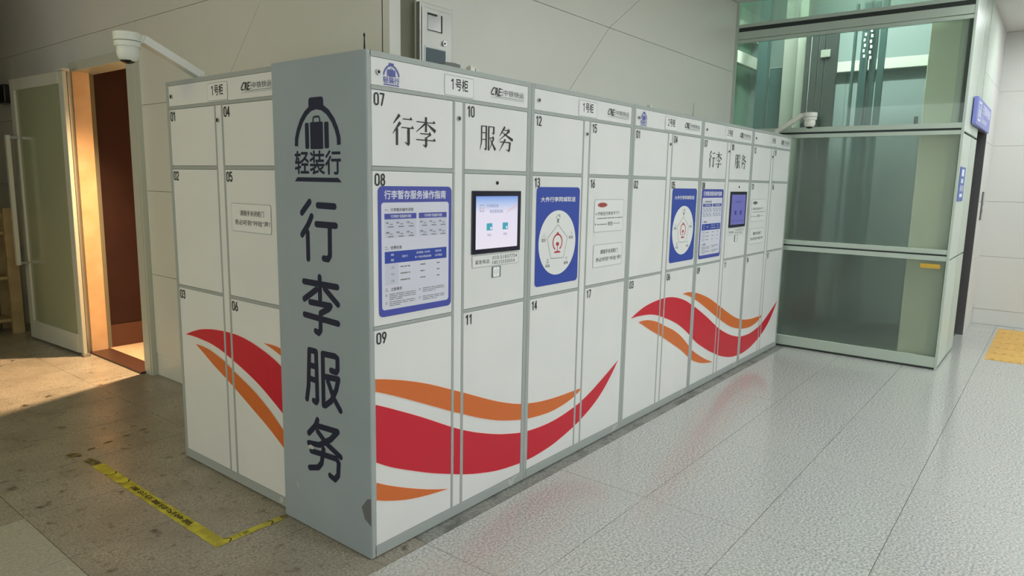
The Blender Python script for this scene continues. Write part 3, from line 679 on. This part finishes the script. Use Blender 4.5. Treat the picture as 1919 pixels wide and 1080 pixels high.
def screen(d, violet=False):
    b = MB().cyl((.797, 1.603), .0085, .0085, 1, -.003, .0015, 'black', 16); b.build('camera_hole', d)
    s_ = MB().box(.613, .980, -.006, .0012, 1.268, 1.565, 'bezel').build('touch_screen', d, bevel=.003, label='black framed touch screen, lit')
    u = MB(); u0, u1, z0, z1 = .637, .952, 1.291, 1.540; dd = -.0066
    u.rect(u0, z0, u1, z1, dd, 'screen_ui2' if violet else 'screen_ui')
    f = dd-.0006
    if not violet:
        u.rrect(.664, 1.468, .694, 1.500, .003, f, 'ui_grey'); u.rrect(.667, 1.471, .691, 1.497, .003, f-.0003, 'screen_ui')
        u.rect(.674, 1.478, .684, 1.490, f-.0005, 'ui_orange')
        u.text('行李寄存柜', .712, 1.486, .800, 1.502, f, 'ui_grey', bold=.02, res=1); u.text('欢迎使用自助', .735, 1.460, .836, 1.476, f, 'ui_grey', bold=.02, res=1)
        for (a, z_) in ((.86, 1.466), (.885, 1.474), (.91, 1.484)): u.stroke([(a, z_-.01), (a+.03, z_+.016)], .004, f, 'ui_orange', caps=False)
        for a in (.714, .834):
            u.rrect(a, 1.378, a+.042, 1.412, .003, f, 'ui_teal'); u.ell(a+.032, 1.388, .007, .007, f-.0003, 'screen_ui', 12)
        u.text('存包', .720, 1.350, .748, 1.362, f, 'ui_grey', bold=.03, res=1); u.text('取包', .842, 1.350, .870, 1.362, f, 'ui_grey', bold=.03, res=1)
    else:
        for a in (.714, .834): u.rrect(a, 1.372, a+.042, 1.408, .003, f, 'ui_violet_dark')
        u.text('欢迎使用', .72, 1.47, .86, 1.49, f, 'ui_violet_dark', res=1); textbars(u, .66, 1.32, .92, f, 'ui_violet_dark', .004)
    u.build('screen_display', d)
    p = MB(); p.rrect(.620, 1.203, .976, 1.262, .004, D0, 'outline'); p.rrect(.6225, 1.2055, .9735, 1.2595, .004, D0-.0003, 'sticker')
    p.text('紧急电话:', .642, 1.219, .748, 1.239, D0-.0006, 'print_black', bold=.015, res=2)
    p.text('010-51837754', .768, 1.234, .960, 1.252, D0-.0006, 'print_black', res=2); p.text('18515550054', .768, 1.211, .942, 1.228, D0-.0006, 'print_black', res=2)
    p.build('phone_label', d, label='outlined label with an emergency phone number')
    q = MB().box(.766, .829, -.004, .0012, 1.146, 1.199, 'stain').rrect(.769, 1.148, .820, 1.197, .007, -.0046, 'white_bits')
    for (a, z_) in ((.776, 1.185), (.800, 1.185), (.776, 1.152), (.800, 1.152)): q.rect(a, z_, a+.014, z_+.010, -.0054, mat('scanner led', (240, 246, 244), .3, emit=.9))
    q.build('code_scanner', d)
    textbars(MB(), 0, 0, 0, 0, 'outline')

# ---- left unit (faces left), then five front units
tL, dL = locker('grey framed locker unit with doors 01 to 06 facing the doorway side', (.037, 1.684, 0), -math.pi/2, 1, 0, (('01', '02', '03'), ('04', '05', '06')), width=1.050,
                scraps=([(.945, .018), (.975, .022), (.982, .05), (.95, .052)],))
sticker_close(dL[(1, 1)], .610, .955, 1.343, 1.482)
t1, d1_ = locker('nearest front locker unit with doors 07 to 11 and a bright screen', (0, 0, 0), 0, 1, 1, (('07', '08', '09'), ('10', 'S', '11')), end_panel=True, logo_on=True,
                 scraps=([(.921, .046), (.938, .05), (.951, .03), (.966, .05), (.985, .054), (1.015, .054), (.972, .038), (.962, .006), (.945, .008), (.930, .03)],))
for (ch, a, e) in (('行', .130, .252), ('李', .260, .380)):
    b = MB(); song(b, ch, a, 1.748, e, 1.872, D0, 'print_black'); b.build('door_character', d1_[(0, 0)])
for (ch, a, e) in (('服', .664, .782), ('务', .792, .916)):
    b = MB(); song(b, ch, a, 1.753, e, 1.870, D0, 'print_black'); b.build('door_character', d1_[(1, 0)])
poster_guide(d1_[(0, 1)], 0); screen(d1_[(1, 1)])
t2, d2 = locker('second front locker unit with doors 12 to 17 and a round emblem poster', (UW, 0, 0), 0, 1, 2, (('12', '13', '14'), ('15', '16', '17')),
                scraps=([(.93, .012), (1.0, .02), (1.02, .05), (.96, .048)],))
poster_delivery(d2[(0, 1)], 0); sticker_hint(d2[(1, 1)], .630, .975, 1.323, 1.517); sticker_close(d2[(1, 1)], .634, .977, 1.112, 1.250)
t3, d3 = locker('third front locker unit with doors 01 to 06, cabinet number 2', (2*UW, 0, 0), 0, 2, 0, (('01', '02', '03'), ('04', '05', '06')), logo_on=True, scraps=([(.93, .015), (.965, .012), (.97, .05), (.94, .052)],))
poster_delivery(d3[(1, 1)], .536)
t4, d4 = locker('fourth front locker unit with doors 07 to 11 and a violet screen', (3*UW, 0, 0), 0, 2, 1, (('07', '08', '09'), ('10', 'S', '11')), scraps=([(.95, .015), (.985, .012), (.99, .055), (.96, .056)],))
poster_guide(d4[(0, 1)], -.012); screen(d4[(1, 1)], True)
for (ch, a, e) in (('行', .130, .252), ('李', .260, .380)):
    b = MB(); song(b, ch, a, 1.748, e, 1.872, D0, 'print_black'); b.build('door_character', d4[(0, 0)])
for (ch, a, e) in (('服', .664, .782), ('务', .792, .916)):
    b = MB(); song(b, ch, a, 1.753, e, 1.870, D0, 'print_black'); b.build('door_character', d4[(1, 0)])
t5, d5 = locker('farthest front locker unit with doors 12 to 17 beside the glass lift', (4*UW, 0, 0), 0, 2, 2, (('12', '13', '14'), ('15', '16', '17')), scraps=([(.98, .018), (1.01, .018), (1.01, .045), (.985, .046)],))
sticker_hint(d5[(0, 1)], .06, .43, 1.30, 1.50, True); sticker_close(d5[(0, 1)], .06, .43, 1.10, 1.24)
# end panel of the nearest unit with its lettering: its plane is x = 0, drawn in (y -> .632-y)
ep = box('end_panel', 0, .0035, .0005, .632, .004, 2.1, 'panel_grey', t1, label='plain grey end panel', bevel=.001)
lt = MB(); lt.plane = lambda u, w_, d: (d, .632-u, w_)
for key in ('xing', 'li', 'fu', 'wu'):
    for s_ in BIG[key]: lt.stroke(s_, .0275, -.0007, 'print_navy')
lt.build('panel_lettering', ep, label='large navy characters down the end panel')
lg2 = MB(); lg2.plane = lt.plane; logo(lg2, .153, 1.594, 1, 1, -.0007, 'print_navy'); lg2.build('panel_emblem', ep, label='navy suitcase emblem')
sn = MB(); sn.plane = lt.plane
sn.dpoly([(.632-.026, .269), (.632-.001, .279), (.632-.001, .153), (.632-.044, .175), (.632-.063, .225)], -.0005, 'stain'); sn.build('worn_patch', ep, label='dark worn patch low at the corner')
ch = MB(); ch.plane = lt.plane
for pts in ([(.097, .205), (.105, .200), (.122, .176), (.104, .180)], [(.192, .398), (.215, .412), (.245, .408), (.236, .394), (.21, .390)], [(.128, .178), (.134, .182), (.136, .160)]): ch.dpoly(pts, -.0011, 'chip')
ch.build('paint_chip', ep)

# ------------------------------------------------------------------ small things on top of the lockers
def single(b, name, label, cat, **k):
    o = b.build(name, **k); o['label'] = label; o['category'] = cat; return o
single(MB().cyl((.016, .025), .004, .0022, 2, 2.1, 2.150, 'black', 10).cyl((.016, .025), .0045, .0035, 2, 2.150, 2.162, 'black', 10), 'antenna', 'short black antenna on the near corner of the lockers', 'antenna')
single(MB().cyl((3.045, .03), .004, .002, 2, 2.1, 2.20, 'frame_grey', 10), 'antenna', 'thin grey antenna on top of the third front locker', 'antenna')
single(MB().prism([(.45, 2.1), (.585, 2.1), (.585, 2.125), (.55, 2.1285), (.50, 2.126)], 1, .05, .12, 'stain'), 'grey_cover', 'grey wedge shaped cover lying on the near locker top', 'cover')
single(MB().box(.655, .685, .05, .08, 2.1, 2.130, 'cam_white').box(.692, .712, .05, .08, 2.1, 2.124, 'cam_white').cyl((.67, .065), .01, .01, 2, 2.13, 2.136, 'cam_white', 12), 'cable_connector', 'small white connector on the near locker top', 'connector', bevel=.002)
single(MB().box(2.40, 2.43, .04, .07, 2.1, 2.125, 'cam_white').box(2.44, 2.46, .04, .07, 2.1, 2.118, 'cam_white'), 'cable_connector', 'small white connector on top of the third front locker', 'connector', bevel=.002)

def cctv(loc, rotz, label, arm0, housing, zt):
    """local +x points away from the lockers"""
    t = thing('security_camera', label, 'camera', loc, rotz)
    a = MB().bar(arm0, (housing-.07, 0, zt-.02), .062, .04, 'cam_white').bar((housing-.085, 0, zt-.022), (housing-.04, 0, zt-.022), .052, .038, 'cam_white').box(arm0[0]-.04, arm0[0]+.02, -.05, .05, .003, .034, 'cam_white')
    a.build('bracket_arm', t, bevel=.003)
    MB().cyl((housing, 0), .062, .062, 2, zt-.040, zt, 'cam_white', 32).build('mount_ring', t, bevel=.003)
    MB().cyl((housing, 0), .058, .061, 2, zt-.068, zt-.042, 'cam_white', 32).build('camera_body', t, bevel=.004)
    dm = MB(); dm.cyl((housing, 0), .045, .051, 2, zt-.090, zt-.068, 'cam_white', 32)
    dm.build('camera_neck', t)
    MB().sphere((housing, 0, zt-.094), .051, 'cam_white', -.9999, .35, 28, 12, 1.0).build('dome', t, smooth=True)
    MB().sphere((housing+.001, -.002, zt-.0955), .0512, 'black', -.9999, -.70, 28, 6, 1.0).build('lens_window', t, smooth=True)
    return t
cctv((0, 1.52, 2.1), math.pi, 'white dome security camera on an arm above the left lockers', (-.15, 0, .034), .215, .192)
cctv((5.17, 0, 2.1), -math.pi/2, 'white dome security camera on an arm before the glass lift', (-.12, 0, .034), .185, .206)

# ------------------------------------------------------------------ floor tape and tactile paving
tp = thing('floor_tape', 'worn yellow floor tape in an L beside the left lockers', 'tape')
b = MB(); b.plane = lambda u, w_, d: (u, w_, d)
n = 26
def edge(base, amp, i): return base+amp*math.sin(i*2.3)*random.uniform(.3, 1)
pts = [(-.312+edge(0, .002, i), .640+(1.93-.640)*i/n) for i in range(n+1)]; pts2 = [(-.372+edge(0, .002, i), .600+(1.93-.600)*i/n) for i in range(n+1)]
for i in range(n): b.dpoly([pts2[i], pts[i], pts[i+1], pts2[i+1]], .0009, 'yellow_tape')
b.build('tape_strip', tp)
b2 = MB(); b2.plane = b.plane
for i in range(10):
    x0_, x1_ = -.372+.34*i/10, -.372+.34*(i+1)/10
    b2.dpoly([(x0_, .598), (x1_, .598), (x1_, .642), (x0_, .642)], .0012, 'yellow_tape')
b2.dpoly([(-.032, .604), (.0, .612), (.004, .632), (-.032, .640)], .0010, 'tape_worn')
b2.build('tape_strip', tp)
b3 = MB(); b3.plane = b.plane
# lettering runs along the strip; read from the passage side
vs, fs = glyph('请勿在黄线内停留', .02, 2)
k_ = b3.mi('tape_ink'); q = len(b3.v); b3.v += [(-.327-.030*y, 1.50-.62*x, .0016) for x, y in vs]
for f in fs: b3.f.append(tuple(q+i for i in f)); b3.m.append(k_)
for cy in (1.60, 1.76): b3.stroke([(-.312, cy), (-.328, cy-.03), (-.356, cy-.03), (-.372, cy)], .006, .0016, 'tape_ink', caps=False)
for cx in (-.10, -.31): b3.stroke([(cx, .598), (cx+.02, .615), (cx+.02, .628), (cx, .642)], .006, .0018, 'tape_ink', caps=False)
b3.text('1次', -.25, .606, -.20, .634, .0018, 'tape_ink', res=1)
b3.build('tape_print', tp)
for pts in ([(-.37, 1.94), (-.32, 1.93), (-.315, 1.99), (-.335, 2.06), (-.375, 2.04)], [(-.40, 2.14), (-.35, 2.12), (-.34, 2.17), (-.375, 2.22), (-.41, 2.2)],
            *[[(x_, y_-e_), (x_+a_, y_-e_*.4), (x_+a_, y_+e_), (x_+a_*.4, y_+e_*1.3)] for (x_, y_, a_, e_) in ((-.30, 2.20, .05, .012), (-.20, 2.24, .06, .010), (-.08, 2.27, .05, .012), (.04, 2.30, .05, .009))]):
    b4 = MB(); b4.plane = b.plane; b4.dpoly(pts, .0008, 'tape_worn'); b4.build('tape_residue', tp, label='dark brown tape residue')

tc = thing('tactile_paving', 'yellow tactile paving strip on the floor at far right', 'paving', (6.16, -1.70, 0))
tm = None
for i in range(6):
    for j in range(3):
        if tm is None:
            q = MB().box(.002, .316, -.308, -.002, .0002, .003, 'tactile')
            for r in range(4): q.box(.03, .286, -.055-r*.07-.03, -.055-r*.07, .003, .0075, 'tactile')
            tm = q.build('tactile_tile', tc)
            o = tm
        else:
            o = tm.copy(); COL.objects.link(o)
        o.location = (i*.318, -j*.31, 0)

# ------------------------------------------------------------------ glass lift
LX = 5.335
lf = thing('glass_lift', 'green tinted glass lift shaft with pale metal rails', 'elevator', (0, 0, 0))
def part(name, x0, x1, y0, y1, z0, z1, m, parent=lf, bevel=0, **p): return box(name, x0, x1, y0, y1, z0, z1, m, parent, bevel, **p)
YA, YB = -1.405, .645
ZT = 4.6
for (a, e, m) in ((.004, .018, 'lift_dark'), (.020, .115, 'lift_frame'), (.986, 1.030, 'lift_frame'), (1.030, 1.046, 'lift_dark'), (1.046, 1.088, 'lift_frame'),
               (2.086, 2.122, 'lift_frame'), (2.122, 2.141, 'lift_dark'), (2.141, 2.186, 'lift_frame'), (3.040, 3.072, 'lift_frame'), (3.078, 3.150, 'lift_frame'), (3.150, 3.190, 'lift_dark'), (3.190, 3.222, 'lift_frame')):
    part('rail', LX+(.008 if m == 'lift_dark' else (.002 if e != .115 else .004)), LX+.045, YA+.004, YB, a, e, m, bevel=.0015)
def pane(name, z0, z1, m, y0=YA+.02, y1=YB-.002, x=LX+.014):
    b = MB().poly([(x+.005, y0, z0), (x+.005, y0, z1), (x+.005, y1, z1), (x+.005, y1, z0)], m) if m == 'glass_frost' else MB().box(x, x+.010, y0, y1, z0, z1, m)
    return b.build(name, lf)
pane('glass_pane', .116, .985, 'glass_frost'); pane('glass_pane', 1.089, 2.085, 'glass_frost')
pane('glass_pane', 2.187, 3.039, 'glass_clear'); pane('glass_pane', 3.223, ZT, 'glass_top')
# corner posts and the side towards the hall
part('corner_post', LX, LX+.03, YA-.003, YA+.018, 0, ZT, 'lift_frame', bevel=.002)
part('corner_seal', LX+.031, LX+.04, YA-.002, YA+.05, 2.187, 3.04, 'lift_dark')
sd = [(.02, .985), (1.0, 2.10), (2.12, 3.42)]
for (a, e) in sd:
    part('side_panel', LX+.032, 5.985, -1.404, -1.385, a, e, 'lift_panel', bevel=.002)
    part('side_post', 5.995, 6.47, -1.406, -1.36, a, e, 'lift_frame', bevel=.003)
part('side_base', LX+.03, 6.47, -1.40, -1.36, 0, .02, 'lift_dark')
part('door_lintel', 6.40, 7.36, -1.36, -1.05, 2.23, 2.32, 'lift_frame')
part('door_jamb', 7.34, 7.38, -1.412, -1.04, 0, 2.23, 'dark_steel', bevel=.002)
part('door_jamb', 6.47, 6.50, -1.40, -1.04, 0, 2.23, 'dark_steel', bevel=.002)
for x in (6.50, 6.93): part('lift_door', x, x+.41, -1.08, -1.05, .01, 2.23, 'dark_steel', bevel=.003)
part('door_sill', 6.40, 7.36, -1.35, -1.05, .0, .008, 'steel')
# inside
part('cream_column', 5.42, 5.75, -1.325, -1.068, 0, 3.6, 'lift_cream', bevel=.006)
part('column_flange', 5.40, 5.419, -1.378, -1.300, 0, 3.1, 'lift_beam', bevel=.002)
part('column_slot', 5.50, 5.70, -1.372, -1.362, 2.36, 2.88, 'lift_dark')
part('shaft_wall_back', 7.45, 7.50, -1.03, 1.30, 0, ZT, 'lift_back')
part('shaft_wall_left', 5.36, 7.45, 1.25, 1.30, 0, ZT, 'lift_green')
part('shaft_wall_near', 5.78, 7.45, -1.045, -1.03, 0, ZT, 'lift_back')
part('shaft_floor', 5.40, 7.45, -1.03, 1.25, -.004, .02, 'lift_dark')
part('cross_beam', 5.40, 7.40, 1.06, 1.14, 3.06, 3.20, 'lift_beam', bevel=.004)
part('cross_beam', 7.32, 7.40, -1.02, 1.06, 2.98, 3.10, 'lift_beam', bevel=.004)
part('cross_beam', 5.80, 7.40, 1.14, 1.20, 3.42, 3.60, 'lift_beam', bevel=.004)
part('guide_post', 6.44, 6.56, .70, .81, 0, ZT, 'lift_teal', bevel=.004)
part('guide_post', 6.86, 6.95, .62, .80, 0, 3.02, 'lift_teal', bevel=.004)
part('grey_pier', 6.70, 6.90, .35, .60, 0, ZT, 'lift_grey', bevel=.004)
part('grey_pier', 6.55, 6.60, .31, .40, 0, ZT, 'lift_grey', bevel=.004)
for (y0, y1, m) in ((.245, .285, 'lift_dark'), (.155, .225, 'lift_dark'), (.085, .145, 'lift_dark'), (-.045, .075, 'lift_dark')):
    part('counterweight_plate', 6.47, 6.53, y0, y1, 0, 3.35, m, bevel=.002)
for y in (.235, .150, .080): part('counterweight_rod', 6.50, 6.508, y-.004, y+.004, 0, 3.35, 'white_bits')
part('counterweight_bracket', 6.45, 6.50, .02, .12, 3.02, 3.10, 'lift_grey', bevel=.003)
for (y0, y1, x) in ((-.215, -.190, 6.5), (-.320, -.270, 6.5), (-.355, -.330, 6.45), (-.425, -.365, 6.5), (-.525, -.465, 6.4)):
    part('guide_rail', x, x+.05, y0, y1, 0, 3.55, 'lift_teal', bevel=.002)
for i in range(7):
    part('rail_clip', 6.44, 6.46, -.330+.008*(i % 2), -.312+.008*(i % 2), 2.98+i*.055, 3.01+i*.055, 'white_bits')
    part('rail_clip', 6.44, 6.46, -.392+.008*(i % 2), -.372+.008*(i % 2), 2.96+i*.055, 2.99+i*.055, 'white_bits')
part('guide_post', 6.9, 6.98, -.93, -.86, 0, ZT, 'lift_teal', bevel=.003)
part('limit_switch', 6.1, 6.16, -.93, -.90, 2.20, 2.32, 'lift_dark', bevel=.004)
part('shaft_seam', 7.44, 7.449, -.16, -.15, 0, ZT, 'lift_dark')
single(MB().box(5.352, 5.358, -1.345, -1.19, .915, .955, mat('amber label', (220, 180, 70), .4)), 'amber_sticker', 'amber strip sticker behind the lower frosted glass', 'sticker')
lm = thing('added_shaft_lamp', 'unseen white lamp added to brighten the inside of the glass lift shaft', 'light', (5.75, 0, 4.5))  # added fill lamp above the view, brightens the lift interior
MB().box(-.08, .08, -.6, .6, 0, .04, 'lift_frame').build('added_lamp_housing', lm)
MB().box(-.06, .06, -.58, .58, -.02, 0, mat('added shaft fill diffuser', (246, 255, 250), .5, emit=300)).build('diffuser', lm)

# ------------------------------------------------------------------ signs by the lift
sg = thing('hanging_sign', 'blue lift sign projecting above the lift doorway', 'sign', (5.78, -1.411, 2.205))
MB().box(0, 1.34, -.035, 0, 0, .245, 'sign_blue').build('sign_box', sg, bevel=.006)
b = MB(); d = -.0355
b.rrect(.10, .04, .36, .215, .02, d, 'sign_white'); b.rrect(.13, .06, .33, .195, .015, d-.0006, 'sign_blue')
b.ell(.19, .165, .018, .014, d-.0012, 'sign_white', 14); b.rect(.165, .075, .215, .148, d-.0012, 'sign_white'); b.ell(.27, .165, .018, .014, d-.0012, 'sign_white', 14); b.rect(.245, .075, .295, .148, d-.0012, 'sign_white')
b.text('无障碍电梯', .48, .125, 1.24, .215, d, 'sign_white', bold=.02, res=2); b.text('Elevator', .48, .045, 1.0, .105, d, 'sign_white', res=2)
b.build('sign_print', sg)
nb = MB().box(5.42, 5.80, -1.409, -1.405, 1.515, 1.815, 'notice_blue'); d = -1.4096
nb.rrect(5.53, 1.735, 5.70, 1.795, .01, d, 'sign_white'); nb.rect(5.54, 1.675, 5.68, 1.712, d, 'sign_white'); nb.text('乘梯须知', 5.50, 1.60, 5.74, 1.655, d, 'sign_white', bold=.02, res=2); nb.rect(5.52, 1.55, 5.72, 1.58, d, 'sign_white')
single(nb, 'lift_notice', 'small blue and white notice on the lift side', 'notice')
cp = thing('call_panel', 'slim dark lift call panel on the right wall', 'panel', (7.68, -1.411, 1.28))
MB().box(0, .10, -.012, 0, 0, .32, 'dark_steel').build('panel_plate', cp, bevel=.003)
MB().cyl((.05, .10), .018, .018, 1, -.016, -.012, 'chrome', 16).cyl((.05, .18), .018, .018, 1, -.016, -.012, 'chrome', 16).build('call_button', cp)
